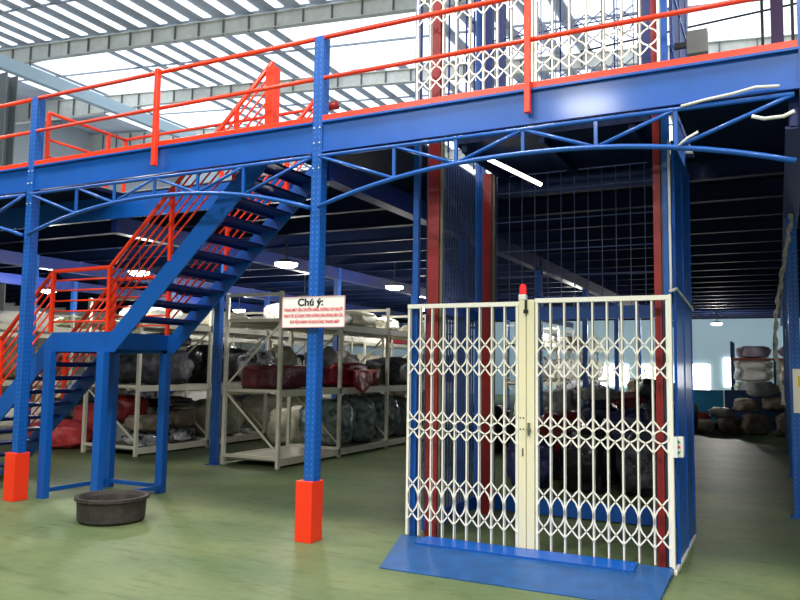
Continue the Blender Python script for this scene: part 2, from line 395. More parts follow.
for y in (YFr-.011, YRr+.011):
    PA, PB, PE = -8.03, -7.06, -4.78
    hr('handrail', [(-9.95,y,zl(-9.95)+.77),(PA,y,2.755),(PB,y,2.765),(PE,y,2.765+.93*(PE-PB))], .027)
    for i in range(1, 6):
        f = i/6
        zb = 2.0+.765*(1-f)
        hr('rail_bar', [(PA,y,zb),(PB,y,zb)], .0115)
        o = .755*(1-f)+.02
        hr('rail_bar', [(PB,y,2.0+o),(PE,y,2.0+o+.93*(PE-PB))], .0115)
        hr('rail_bar', [(-9.9,y,zl(-9.9)+.0+o),(PA,y,2.0+o)], .0115)
    for x, z0, z1 in ((PA,2.0,2.76),(PB,2.0,2.77),(-6.13,zu(-6.13)-.01,2.77+.93*(-6.13-PB)),(-8.93,zl(-8.93)-.02,zl(-8.93)+.76),(-5.25,zu(-5.25),2.77+.93*(-5.25-PB))):
        MB().box(x-.02,x+.02,y-.022,y+.022,z0,z1).build('rail_post', M['orange'], st)
    MB().box(PE-.05,PE+.06,y-.06,y+.06,4.0,4.82).build('newel_post', M['orange'], st, bevel=.006)

# ------------------------------------------------------------------ goods lift shaft
lf = thing('goods_lift_shaft', (-2.0,7.6,0), 'blue goods lift shaft with red masts and steel mesh behind the folding gate', 'lift')
FX0, FX1, FY, BY = -3.2, -.83, 6.72, 8.42
TOP = 8.3
for x, y, s in ((FX0-.0,6.74,.06),(FX1-.005,6.80,.06),(FX0+.02,BY+.06,.1),(FX1-.06,BY+.06,.1)):
    MB().box(x-s/2,x+s/2,y-s/2,y+s/2,0,TOP).build('corner_post', M['blue'], lf, bevel=.004)
for x, y, w_ in ((-3.045,6.84,.12),(-2.99,8.24,.11),(-.915,6.84,.06)):
    TT = 3.9 if y > 8 else TOP
    mb = MB(); mb.box(x-w_/2,x+w_/2,y-.045,y+.045,0,TT); mb.build('mast', M['red'], lf)
    MB().box(x+w_/2+.002,x+w_/2+.028,y-.02,y+.02,0,TT).build('guide_rail', M['rail'], lf)
# glossy side panel
MB().box(-.80,-.785,6.86,8.2,.0,3.66).build('side_panel', M['bluep'], lf)
for y in (6.87,7.5,8.16): MB().box(-.785,-.777,y,y+.03,0,3.66).build('panel_seam', M['bluep'], lf)
MB().box(-.80,-.775,6.6,8.2,.0,.03).build('floor_angle', M['cream'], lf)
def grid(name, ax, c, a0, a1, z0, z1, pitch, hz, m, r=.005, r2=.006):
    mb = MB(); n = int((a1-a0)/pitch)
    for i in range(n+1):
        a = a0+(a1-a0)*i/n
        p, q = ((a,c,z0),(a,c,z1)) if ax == 'y' else ((c,a,z0),(c,a,z1))
        mb.tube([p,q],r,5)
    for z in hz:
        p, q = ((a0,c,z),(a1,c,z)) if ax == 'y' else ((c,a0,z),(c,a1,z))
        mb.tube([p,q],r2,5)
    return mb.build(name, m, lf)
grid('back_mesh','y',BY,FX0+.1,FX1-.12,2.35,3.92,.145,(2.4,2.7,3.0,3.35,3.7,3.9),M['gridl'],.0055,.007)
grid('side_mesh','x',-3.2,7.0,8.3,.15,3.92,.075,(.6,1.1,1.6,2.0,2.4,2.8,3.2,3.6),M['grid'],.011,.006)
grid('back_mesh','y',BY,FX0+.1,FX1-.12,4.0,TOP-.1,.3,(4.4,5.6,6.8),M['dblue'],.009,.008)
grid('side_mesh','x',-3.2,7.0,8.3,4.0,TOP-.1,.22,(4.6,5.8),M['dblue'],.012,.008)
for q in ((FX0+.1,FX1-.12,BY,BY+.06,2.2,2.34),(FX0+.1,FX1-.12,BY,BY+.06,.02,.19),(FX0-.02,FX0+.03,6.98,8.38,.02,.16),(FX0-.02,FX0+.03,6.98,8.38,2.2,2.3)):
    MB().box(*q).build('cross_beam', M['blue'], lf)
t = thing('lift_platform', (-2.0,7.6,3.9), 'dark blue lift platform parked at the top of the shaft under the upper gate', 'lift platform')
MB().box(-2.9,-.99,6.97,8.38,3.90,3.97).build('plate', M['deckb'], t)
for x in (-2.8,-2.0,-1.15): MB().box(x-.03,x+.03,6.99,8.36,3.82,3.90).build('bearer', M['deckb'], t)
for x0, x1 in ((-3.07,-2.98),(-2.94,-2.83),(-1.3,-1.14)):
    MB().box(x0,x1,BY-.10,BY-.02,4.0,TOP).build('upper_channel', M['dblue'], lf)
mb = MB(); mb.box(-.80,-.79,6.9,8.4,4.0,TOP); mb.build('upper_side_panel', M['dblue'], lf)
mb = MB()
for z in (4.5,5.1,5.7): mb.box(-.789,-.78,6.9,8.4,z,z+.03)
for y in (7.0,7.6,8.2): mb.box(-.789,-.78,y,y+.03,4.0,TOP)
mb.build('upper_panel_bar', M['blue'], lf)
# rear lattice at deck level
def lat(mb, x0, x1, y, z1, z2, n, w, e, d=.006):
    g = (x1-x0)/n
    def strip(P):
        for a, b in zip(P, P[1:]): mb.beam((a[0],y,a[1]),(b[0],y,b[1]),d,w,up=(b[1]-a[1],0,-(b[0]-a[0])))
    for i in range(n):
        c = x0+g*(i+.5)
        for s in (-1, 1):
            P = [(c-s*g/2, z1+e), (c-s*g/4, z1+e*.55), (c, z1)]
            k = 6
            for j in range(1, k): P.append((c+s*g/2*math.sin(math.pi*j/k)**.75, z1+(z2-z1)*j/k))
            P += [(c, z2), (c-s*g/4, z2-e*.55), (c-s*g/2, z2-e)]
            strip(P)
mb = MB()
for z in (4.9,5.5): lat(mb, -2.75,-1.35,BY-.05,z+.12,z-.12,8,.014,.07)
for i in range(9): mb.box(-2.755+i*.175,-2.745+i*.175,BY-.04,BY-.02,4.0,6.4)
mb.build('rear_lattice', M['gridl'], lf)
# electrical box by the lift at deck level
t = thing('junction_box', (-.55,7.2,4.5), 'grey square junction box beside the lift at deck level', 'electrical box')
MB().box(-.68,-.5,7.12,7.22,4.52,4.74).build('body', M['box'], t, bevel=.006)
MB().box(-.785,-.68,7.14,7.18,4.6,4.65).build('bracket', M['black'], t)
# conduit running down the lift corner and the one crossing the side
single(MB().tube([(-.80,6.70,3.62),(-.797,6.70,2.4),(-.797,6.69,2.30)],.011,8), 'conduit_pipe', M['conduit'], 'white conduit running down the front corner of the lift', 'pipe', smooth=True)
single(MB().tube([(-.80,6.66,2.31),(-.765,6.8,2.34),(-.765,8.0,2.27),(-.765,8.15,2.26)],.013,8), 'slanting_conduit', M['conduit'], 'white conduit slanting across the blue lift side panel', 'pipe', smooth=True)
# call box
t = thing('lift_call_box', (-.79,6.9,1.0), 'white call box with green and red buttons on the blue panel', 'control box')
MB().box(-.79,-.757,6.60,6.64,.935,1.10).build('bracket', M['white'], t)
bd = MB().box(-.79,-.715,6.64,6.73,.935,1.10).build('body', M['white'], t, bevel=.005)
bx, by = -.752, 6.64
for z, mm, up in ((1.062,M['green'],1),(1.018,M['redb'],0),(.972,M['green'],-1)):
    mb = MB()
    if up: mb.prism([(bx-.016,z-.012*up),(bx+.016,z-.012*up),(bx,z+.014*up)],'y',by-.006,by)
    else: mb.tube([(bx,by-.006,z),(bx,by,z)],.013,16)
    mb.build('button', mm, bd)
# tube lamps inside the shaft
single(MB().tube([(-2.62,7.15,3.78),(-2.22,7.75,3.60)],.022,10), 'tube_lamp', M['tube'], 'slanted white tube lamp inside the top of the lift shaft', 'lamp', smooth=True)

# ------------------------------------------------------------------ folding gates
GY = 6.65
def leaf(x0, x1, zb, zt, n, label, bands, group, top=True):
    t = thing('folding_gate_leaf', ((x0+x1)/2,GY,zb), label, 'gate', group)
    g = (x1-x0)/n
    for i in range(n+1):
        x = x0+g*i
        w = .011 if 0 < i < n else .016
        mb = MB(); mb.box(x-w,x+w,GY-.014,GY-.008,zb,zt-.035); mb.box(x-w,x-w+.004,GY-.014,GY+.014,zb,zt-.035); mb.box(x+w-.004,x+w,GY-.014,GY+.014,zb,zt-.035)
        mb.build('upright_bar', M['cream'], t)
    for z1, z2, e in bands:
        mb = MB(); lat(mb, x0, x1, GY-.018, z1, z2, n, .013, e); sl = mb.build('scissor_lattice', M['cream'], t)
        mb = MB()
        for i in range(n+1):
            mb.tube([(x0+g*i,GY-.022,(z1+z2)/2),(x0+g*i,GY-.014,(z1+z2)/2)],.006,8)
        mb.build('rivet', M['cream'], sl)
    if top: MB().box(x0-.016,x1+.016,GY-.022,GY+.022,zt-.042,zt).build('top_rail', M['cream'], t, bevel=.003)
    return t
bands = [(1.854,1.640,.075),(1.149,1.034,.075),(.532,.259,.07)]
g1 = leaf(-3.222,-2.128,.05,2.25,9,'left leaf of the cream folding gate, closed in front of the lift',bands,'cream folding gate leaves at floor level')
MB().box(-2.11,-2.04,GY-.03,GY+.02,.05,2.262).build('lead_post', M['cream2'], g1, bevel=.006)
g2 = leaf(-1.944,-.825,.05,2.275,9,'right leaf of the cream folding gate, beside the call box',bands,'cream folding gate leaves at floor level')
MB().box(-2.034,-1.962,GY-.03,GY+.02,.05,2.265).build('lead_post', M['cream2'], g2, bevel=.006)
MB().box(-.812,-.79,GY-.03,GY+.03,.0,2.28).build('hinge_post', M['cream'], g2, bevel=.003)
mb = MB()
for z in (1.2,1.1): 
    for x in (-2.09,-2.06): mb.tube([(x,GY-.034,z),(x,GY-.028,z)],.007,8)
mb.build('bolt', M['black'], g1)
mb = MB(); mb.box(-2.02,-2.0,GY-.05,GY-.028,1.05,1.16); mb.box(-2.02,-1.985,GY-.06,GY-.05,1.09,1.11); mb.build('handle', M['rail'], g2)
MB().box(-2.075,-2.06,GY-.034,GY-.029,.86,.93).build('keyhole_plate', M['rail'], g1)
t = thing('gate_latch', (-2.03,6.61,2.2), 'small black latch hanging between the two gate posts', 'latch')
MB().box(-2.045,-2.025,GY-.05,GY-.031,2.16,2.262).build('hasp', M['black'], t)
MB().box(-2.055,-2.015,GY-.058,GY-.031,2.14,2.175).build('lock_body', M['black'], t, bevel=.004)
t = thing('warning_light', (-2.075,6.65,2.264), 'small red warning light on top of the gate centre post', 'lamp')
MB().box(-2.11,-2.04,GY-.03,GY+.03,2.265,2.315).build('base', M['white'], t, bevel=.006)
MB().lathe([(.028,2.316),(.031,2.33),(.031,2.385),(.024,2.405),(.01,2.412)],(-2.075,GY,0),20).build('lens', M['redlamp'], t, smooth=True)
# upper gate at deck level
ub = [(5.30,5.13,.075),(4.62,4.455,.075)]
ZU = 4.02
g3 = leaf(-3.17,-2.05,ZU,6.3,8,'upper folding gate left leaf, standing on the deck behind the guardrail',ub,'cream folding gate leaves at deck level')
g4 = leaf(-1.95,-.86,ZU,6.3,7,'upper folding gate right leaf, standing on the deck behind the guardrail',ub,'cream folding gate leaves at deck level')
MB().box(-2.03,-1.97,GY-.03,GY+.02,ZU,6.3).build('lead_post', M['cream2'], g4)

# ------------------------------------------------------------------ ramp
t = thing('loading_ramp', (-2.0,6.1,0), 'blue steel ramp plate on the floor in front of the folding gate', 'ramp')
MB().hexa([(-2.96,5.60,0),(-.80,5.60,0),(-.80,6.62,0),(-3.27,6.62,0),(-2.96,5.60,.008),(-.80,5.60,.008),(-.80,6.62,.045),(-3.27,6.62,.045)]).build('ramp_plate', M['ramp'], t)
MB().hexa([(-3.0,6.36,.036),(-1.08,6.36,.036),(-1.08,6.61,.045),(-3.0,6.61,.045),(-3.0,6.36,.052),(-1.08,6.36,.052),(-1.08,6.61,.062),(-3.0,6.61,.062)]).build('flap_plate', M['blue'], t)

# ------------------------------------------------------------------ signs
def text(body, size, loc, m, parent, sx=1, bold=.0, align='CENTER'):
    cu = bpy.data.curves.new('lettering', 'FONT'); cu.body = body; cu.size = size; cu.align_x = align; cu.extrude = .0006; cu.offset = bold
    cu.align_y = 'CENTER'
    o = bpy.data.objects.new('lettering', cu); C.objects.link(o)
    bpy.context.view_layer.update()
    me = bpy.data.meshes.new_from_object(o.evaluated_get(bpy.context.evaluated_depsgraph_get()))
    bpy.data.objects.remove(o)
    me.transform(Matrix.Translation(V(loc)-wloc(parent)) @ Matrix.Rotation(math.pi/2,4,'X') @ Matrix.Diagonal((sx,1,1,1)))
    me.materials.clear(); me.materials.append(m)
    o = bpy.data.objects.new('lettering', me); C.objects.link(o); o.parent = parent; return o
t = thing('notice_sign', (-3.92,6.0,2.0), 'white notice sign with black heading and red lines on the front column', 'sign')
bo = MB().box(-4.265,-3.575,5.99,6.004,2.0,2.29).build('board', M['white'], t)
mb = MB(); mb.box(-4.27,-3.57,5.986,5.992,2.284,2.292); mb.box(-4.27,-3.57,5.986,5.992,1.998,2.006); mb.box(-4.27,-4.262,5.986,5.992,2.0,2.29); mb.box(-3.578,-3.57,5.986,5.992,2.0,2.29)
mb.build('board_edge', mat('pale_pink_edge',(225,175,180),.5), t)
MB().box(-3.97,-3.91,6.004,6.055,2.05,2.25).build('bracket', M['blue'], t)
text('Chú ý:', .095, (-3.95,5.988,2.235), M['ink'], bo, 1.15, .003)
text('THANG MÁY VẬN CHUYỂN HÀNG, KHÔNG CHỞ NGƯỜI', .042, (-3.92,5.988,2.165), M['rink'], bo, .60, .0012)
text('THAO TÁC SỬ DỤNG THEO HƯỚNG DẪN, ĐÓNG KÍN CỬA', .042, (-3.92,5.988,2.108), M['rink'], bo, .58, .0012)
text('KHI VẬN HÀNH VÀ KHI DỪNG THANG MÁY', .042, (-3.90,5.988,2.050), M['rink'], bo, .66, .0012)
t = thing('column_poster', (.25,9.77,1.45), 'cream poster with a yellow mark on the right column', 'sign')
MB().box(.14,.48,9.775,9.79,1.18,1.68).build('board', M['poster'], t)
MB().box(.19,.42,9.768,9.775,1.48,1.6).build('yellow_mark', M['yellow'], t)
# wrapped cable down the right column
P = [(.19,9.60,3.60),(.165,9.62,3.35),(.12,9.64,3.1),(.06,9.66,2.75),(.01,9.68,2.45),(-.02,9.70,2.2),(-.03,9.72,1.9),(0,9.72,1.6),(.05,9.76,1.2)]
pts, rad = [], []
for a, b in zip(P, P[1:]):
    for j in range(6):
        u = j/6; q = V(a).lerp(V(b),u); k = len(pts); pts.append(q+V((.008*math.sin(k*1.3),0,0))); rad.append(.022+.008*math.sin(k*1.9))
single(MB().tube(pts,.02,8,rad), 'wrapped_cable', M['dcond'], 'pale wrapped cable hanging down beside the right column', 'cable', smooth=True)
mb_pts = [(-.66,6.0,3.63),(-.35,6.0,3.70),(-.1,6.0,3.74),(.1,6.0,3.70)]
single(MB().tube([(-.62,6.0,3.665),(-.45,6.0,3.69),(-.25,6.0,3.71),(-.1,6.0,3.735),(.06,6.0,3.72)],.012,8), 'white_cable', M['conduit'], 'white cable tied along the truss top above the lift corner', 'cable', smooth=True)
single(MB().tube([(-.64,6.0,3.36),(-.58,6.0,3.41),(-.5,6.0,3.45)],.010,8), 'short_cable', M['conduit'], 'short white cable end on the lower truss chord', 'cable', smooth=True)
single(MB().tube([(-.13,6.0,3.52),(-.05,6.0,3.49),(.08,6.0,3.49),(.15,6.0,3.52)],.014,8), 'slack_cable', M['conduit'], 'slack white cable below the truss at the right edge', 'cable', smooth=True)
# tub
t = thing('rubber_tub', (-6.5,6.0,0), 'worn dark rubber tub on the floor beside the stair post', 'tub')
MB().lathe([(.31,0),(.335,.03),(.345,.22),(.37,.23),(.37,.26),(.33,.26),(.31,.22),(.285,.06),(.02,.055)],(-6.27,5.86,0),40).build('body', M['tub'], t, smooth=False)

# ------------------------------------------------------------------ racks and goods
def rack(x0, x1, ys, lab, levels=(.1,1.19,2.33), top=2.82, braces=True, detail=True):
    t = thing('storage_rack', ((x0+x1)/2,ys[0],0), lab, 'rack', 'cream storage racks')
    w = .055
    for k, y in enumerate(ys):
        for x in (x0+w/2, x1-w/2):
            MB().box(x-w/2,x+w/2,y-.03,y+.03,0,top).build('upright', M['rackw'], t)
        if detail:
            for z in (.16,1.22,2.36,top-.04): MB().box(x0+w,x1-w,y-.018,y+.018,z-.03,z+.02).build('cross_bar', M['rackw'], t)
            if braces:
                MB().beam((x0+w,y+.005,1.16),(x1-w,y+.005,.25),.02,.03).build('diagonal_brace', M['rackw'], t)
                MB().beam((x0+w,y+.005,1.30),(x1-w,y+.005,2.28),.02,.03).build('diagonal_brace', M['rackw'], t)
    for z in levels:
        for x in (x0+.02, x1-.02):
            MB().box(x-.02,x+.02,ys[0]+.03,ys[-1]-.03,z-.06,z+.05).build('shelf_beam', M['rackw'] , t)
        MB().box(x0+.05,x1-.05,ys[0]+.04,ys[-1]-.04,z+.0,z+.03).build('shelf_deck', M['shelf'], t)
    return t
ysA = [9.95+i*1.85 for i in range(6)]
rack(-8.22,-7.08,ysA,'cream storage rack behind the sign, holding maroon and crimson bundles')
rack(-11.40,-10.06,[9.9+i*1.85 for i in range(6)],'cream storage rack behind the stair landing, holding red and black bags')
rack(-15.2,-14.0,[9.9+i*1.85 for i in range(7)],'cream storage rack at the far left with white bags on top', top=2.7)
rack(-19.4,-18.2,[11.9+i*1.85 for i in range(6)],'cream storage rack beyond the far left row', detail=False, top=2.7)
rack(-7.05,-5.95,[20.9+i*1.85 for i in range(6)],'cream storage rack seen through the left gate leaf', top=2.9)
rack(-12.6,-11.5,[20.6+i*1.85 for i in range(4)],'cream storage rack far back between the left rows', top=2.6, detail=False)

def bag(c, s, m, label, cat='bag', group=None, rz=0, seed=0, name='stuffed_bag', amp=.13, tie=False, flat=.55):
    bm = bmesh.new(); bmesh.ops.create_icosphere(bm, subdivisions=4, radius=1)
    for v in bm.verts:
        p = v.co.copy(); q = V([math.copysign(abs(a)**flat, a) for a in p]); q = q.lerp(p, .25)
        n = noise.noise(p*1.6+V((seed*3.1,0,0)))*amp*1.6 + (abs(noise.noise(p*4.2+V((0,seed*2.7,0))))-.25)*amp*1.1
        q *= 1+n
        if tie and p.x > .75: q.y *= .35; q.z = q.z*.35+.25; q.x *= 1.12
        v.co = V((q.x*s[0]/2, q.y*s[1]/2, max(-s[2]/2, q.z*s[2]/2*1.02)))
    me = bpy.data.meshes.new(name); bm.to_mesh(me); bm.free(); me.materials.append(m)
    zmin = min(v.co.z for v in me.vertices); me.transform(Matrix.Translation((0,0,-zmin)))
    for p in me.polygons: p.use_smooth = True
    o = bpy.data.objects.new(name, me); C.objects.link(o); o.location = c; o.rotation_euler.z = rz
    return tag(o, label, cat, group)
L0, L1, L2 = .135, 1.225, 2.365
# centre rack
bag((-7.70,10.75,L1),(.42,1.75,.40),B['maroon'],'long maroon fabric bundle on the centre rack behind the sign column','bundle',name='fabric_bundle',seed=1,flat=.35,amp=.06)
bag((-7.38,12.55,L1),(.46,1.25,.46),B['crimson'],'crimson fabric bundle sagging over the centre rack shelf','bundle',name='fabric_bundle',seed=2,amp=.14)
bag((-7.38,13.40,L1),(.42,.42,.42),B['olive'],'olive end of a bundle beside the crimson one','bundle',name='fabric_bundle',seed=3)
# crimson cloth draped over the shelf edge
bm = bmesh.new(); vs = []
for i in range(13):
    row = []
    for j in range(9):
        u, v = i/12, j/8
        x = -7.30+.27*min(1, v*2.2)+.02*math.sin(u*9); z = L1+.35-.02-max(0, v-.4)*(.78-.9*abs(u-.35)); y = 12.15+u*1.0
        row.append(bm.verts.new((x+.012*math.sin(u*21+v*3), y, z)))
    vs.append(row)
for i in range(12):
    for j in range(8): bm.faces.new([vs[i][j],vs[i+1][j],vs[i+1][j+1],vs[i][j+1]])
me = bpy.data.meshes.new('hanging_cloth'); bm.to_mesh(me); bm.free(); me.materials.append(B['crimson'])
for p in me.polygons: p.use_smooth = True
o = bpy.data.objects.new('hanging_cloth', me); C.objects.link(o); s_ = o.modifiers.new('Solidify','SOLIDIFY'); s_.thickness = .012; recenter(o)
tag(o, 'crimson cloth hanging over the shelf edge of the centre rack', 'cloth')
CR = [
 ((-7.95,10.5,L1+.0),(.30,.9,.62),'silver','crumpled silver and black bag at the left of the centre rack shelf'),
 ((-8.0,11.3,L1),(.3,.7,.7),'sage','sage green bag behind the maroon bundle'),
 ((-7.88,12.4,L1),(.46,.9,.75),'grey','grey bag upright behind the crimson bundle'),
 ((-7.88,13.25,L1),(.46,.65,.7),'white','white bag behind the olive bundle'),
 ((-7.6,14.7,L1),(.8,1.2,.6),'dgrey','dark grey bag on the fourth bay middle shelf of the centre rack'),
 ((-7.65,16.42,L1),(.8,1.3,.7),'cream','cream bag on the fourth bay middle shelf of the centre rack'),
 ((-7.6,18.2,L1),(.8,1.3,.7),'navy','navy bag at the far end middle shelf of the centre rack'),
 ((-7.65,12.3,L0),(.92,.82,.88),'film','cloudy grey film wrapped sack low in the second bay of the centre rack'),
 ((-7.62,13.17,L0),(.92,.78,.88),'film','tall grey film wrapped sack below the crimson cloth'),
 ((-7.65,14.15,L0),(.92,.8,.88),'film','grey film wrapped sack low in the third bay of the centre rack'),
 ((-7.65,15.0,L0),(.9,.75,.8),'grey','grey sack low beside the gate edge on the centre rack'),
 ((-7.6,16.6,L0),(.9,1.0,.85),'sage','sage sack low in the fourth bay of the centre rack'),
 ((-7.9,10.9,L2),(.35,.4,.34),'white','folded white bag on the top shelf at the front of the centre rack'),
 ((-7.7,12.3,L2),(.7,.8,.30),'white','white bag on the top shelf just behind the notice sign'),
 ((-7.62,13.15,L2),(.85,.85,.36),'cream','cream bag heaped on the top shelf right of the sign'),
 ((-7.6,14.15,L2),(.8,.8,.30),'white','white bag spilling on the top shelf near the rack end post'),
 ((-7.7,16.4,L2),(.7,1.2,.25),'cream','flat cream bag far along the top shelf of the centre rack'),
]
for i,(c,s,m,l) in enumerate(CR): bag(c,s,B[m],l,seed=10+i,rz=0,group='bags on the centre rack')
LR = [
 ((-10.73,10.8,L1),(1.1,1.55,.70),'dgrey','dark grey plastic bag in the front middle shelf behind the landing'),
 ((-10.73,12.67,L1),(1.1,1.5,.80),'black','black plastic bag in the second bay behind the landing'),
 ((-10.7,11.1,L1+.71),(.9,.9,.28),'dgrey','dark plastic bag lying on top of the black ones behind the landing'),
 ((-10.7,14.1,L1),(1.0,.85,.7),'taupe','taupe bag in the third bay middle shelf of the left rack'),
 ((-10.7,15.0,L1),(1.0,.75,.7),'silver','silver bag in the third bay middle shelf of the left rack'),
 ((-10.7,16.4,L1),(1.0,1.3,.7),'black','black bag far along the middle shelf of the left rack'),
 ((-10.95,10.42,L0),(.65,.8,.42),'grey','dark grey sack under the dark red bag'),
 ((-10.85,10.35,L0+.44),(.75,.7,.46),'dred','dark red bag on top of a grey sack behind the landing post'),
 ((-10.40,10.5,L0),(.46,.95,.24),'silver','black and white patterned bundle on the lowest shelf, front'),
 ((-10.40,11.33,L0),(.46,.6,.26),'silver','black and white patterned bundle on the lowest shelf, behind the first'),
 ((-10.40,10.5,L0+.26),(.5,.9,.30),'taupe','taupe sack above the black and white bundles, front'),
 ((-10.42,11.3,L0+.28),(.46,.65,.34),'brown','brown sack above the black and white bundles, behind'),
 ((-10.55,11.15,L0+.64),(.75,.85,.22),'black','black bag topmost in the low front bay of the left rack'),
 ((-10.7,12.68,L0),(.9,1.2,.8),'sage','sage sack low in the second bay of the left rack'),
 ((-10.7,14.5,L0),(.9,1.2,.8),'cream','cream sack low in the third bay of the left rack'),
 ((-10.7,16.38,L0),(.9,1.2,.8),'cream','cream sack low in the fourth bay of the left rack'),
 ((-10.75,10.85,L2),(.9,1.2,.34),'white','white bag on the top shelf at the front of the left rack'),
 ((-10.7,12.68,L2),(1.0,1.4,.38),'cream','cream bag on the top shelf second bay of the left rack'),
 ((-10.7,14.5,L2),(1.0,1.4,.38),'white','white bag on the top shelf third bay of the left rack'),
 ((-10.7,16.38,L2),(1.0,1.4,.36),'cream','cream bag on the top shelf fourth bay of the left rack'),
]
for i,(c,s,m,l) in enumerate(LR): bag(c,s,B[m],l,seed=40+i,group='bags on the left rack')
bag((-12.25,10.1,0),(1.05,.62,.52),B['red'],'red plastic bag lying on the floor left of the left rack, front','bag',seed=71,rz=.5,group='red bags on the floor')
bag((-12.1,10.9,0),(1.0,.6,.8),B['red'],'red plastic bag standing behind the front red bag','bag',seed=72,rz=.3,group='red bags on the floor')
bag((-13.0,11.2,0),(.8,.8,.85),B['black'],'black bag on the floor behind the red bags','bag',seed=73)
bag((-12.7,12.6,0),(.9,.9,1.0),B['silver'],'silver and black bag on the floor between the left racks','bag',seed=74)
cols = ['white','cream','taupe','dgrey','red','grey','white','sage','cream']
lv = ['lowest','middle','top']
for xi,(x,nm,y0,nb) in enumerate(((-14.6,'far left rack',10.8,6),(-18.8,'outermost left rack',12.8,5),(-6.5,'rack seen through the gate',21.8,5),(-12.05,'back rack at left',21.5,3))):
    for b_ in range(nb):
        for l_ in range(3):
            z = (L0,L1,L2)[l_]
            col = 'white' if (l_ == 2 and (b_+xi)%3 != 1) else cols[(b_*3+l_*2+xi*5)%9]
            bag((x,y0+b_*1.85,z),(.95,1.45,.55+.2*((b_+l_)%2) if l_ < 2 else .34),B[col],f'{ {"dgrey":"dark grey"}.get(col,col)} bag on the {lv[l_]} shelf, {ring(b_)} bay of the {nm}',seed=100+xi*20+b_*3+l_,group=f'bags on the {nm}')
# sacks behind the centre rack, in the aisle
for i,(c,s,m,l) in enumerate([
 ((-9.1,13.2,0),(.8,1.0,.75),'cream','cream sack on the aisle floor behind the centre rack, front'),
 ((-9.0,14.4,0),(.8,1.0,1.0),'sage','sage sack on the aisle floor behind the cream one'),
 ((-9.0,15.8,0),(.9,1.0,1.2),'black','black sack on the aisle floor farther back'),
 ((-9.0,17.2,0),(.9,1.0,1.2),'brown','brown sack at the aisle end'),]):
    bag(c,s,B[m],l,seed=170+i)
# goods seen through the lift
for i,(c,s,m,l) in enumerate([
 ((-3.12,10.45,0),(.66,.7,.72),'navy','navy bundle on the floor close behind the lift, left'),
 ((-2.36,10.45,0),(.66,.7,.85),'black','black bundle on the floor close behind the lift, middle'),
 ((-1.6,10.45,0),(.66,.7,.78),'dgrey','dark grey bundle on the floor close behind the lift, right'),
 ((-2.95,11.45,0),(.75,.75,1.0),'dred','dark red bundle in the second row behind the lift'),
 ((-2.0,11.45,0),(.75,.75,1.05),'navy','navy bundle in the second row behind the lift'),
 ((-3.35,16.0,0),(.95,1.1,.95),'navy','navy bundle on the floor seen through the right gate leaf'),
 ((-2.2,16.4,0),(1.0,1.1,1.0),'dgrey','dark grey bundle on the floor seen through the right gate leaf'),
 ((-4.5,15.4,0),(.95,1.0,.8),'brown','brown bundle on the floor seen through the gate centre'),
 ((-5.2,14.2,0),(1.0,1.1,.9),'black','black bundle on the floor seen through the left gate leaf'),
 ((-3.05,17.9,0),(1.3,1.2,1.15),'dred','dark red bundle farther back seen through the gate'),
 ((-2.4,19.2,0),(1.2,1.2,1.2),'black','black bundle farther back seen through the right gate leaf'),
 ((-4.8,18.4,0),(1.2,1.2,1.1),'grey','grey bundle farther back seen through the gate'),
 ((-3.0,21.0,0),(1.4,1.2,1.4),'taupe','taupe bundle at the back seen through the right gate leaf'),
 ((-4.95,21.6,0),(1.3,1.2,1.3),'silver','silver bundle at the back seen through the gate'),
 ((-3.4,16.1,.97),(.7,.7,.3),'grey','small grey bag lying on top of the navy bundle'),
 ((-2.3,16.4,1.03),(.7,.7,.4),'black','small black bag lying on top of the dark grey bundle'),]):
    bag(c,s,B[m],l,seed=190+i,group='bundles behind the lift')
# pile of sacks on the right
for i,(c,s,m,l) in enumerate([
 ((-1.85,21.9,0),(.6,.5,.35),'taupe','small taupe sack at the left foot of the right pile'),
 ((-1.22,21.95,0),(.6,.65,.42),'brown','brown sack at the front left of the right pile'),
 ((-1.4,21.95,.40),(.55,.5,.26),'grey','grey sack leaning on the left slope of the right pile'),
 ((-.58,21.9,0),(.68,.7,.54),'brown','brown sack in the front middle of the right pile'),
 ((.3,21.85,0),(.85,.75,.6),'brown','brown sack at the front of the right pile, beside the column'),
 ((1.2,21.8,0),(.9,.8,.6),'taupe','taupe sack at the front of the right pile, right of the column'),
 ((-.80,22.1,.56),(.62,.7,.36),'taupe','taupe sack in the second layer of the right pile'),
 ((-.05,22.0,.62),(.72,.6,.36),'brown','brown sack in the second layer, centre of the right pile'),
 ((.85,22.0,.62),(.8,.6,.42),'brown','brown sack in the second layer beside the column'),
 ((-.40,22.05,.98),(.72,.55,.38),'grey','grey sack near the top left of the right pile'),
 ((.38,22.05,1.03),(.76,.55,.42),'brown','brown sack topmost on the right pile'),
 ((-2.0,22.7,0),(.6,.5,.5),'dred','dark sack behind the lift panel edge at the right pile'),]):
    bag(c,s,B[m],l,seed=220+i,group='sacks piled on the floor at right',name='sack',rz=.3*math.sin(i*2.3))
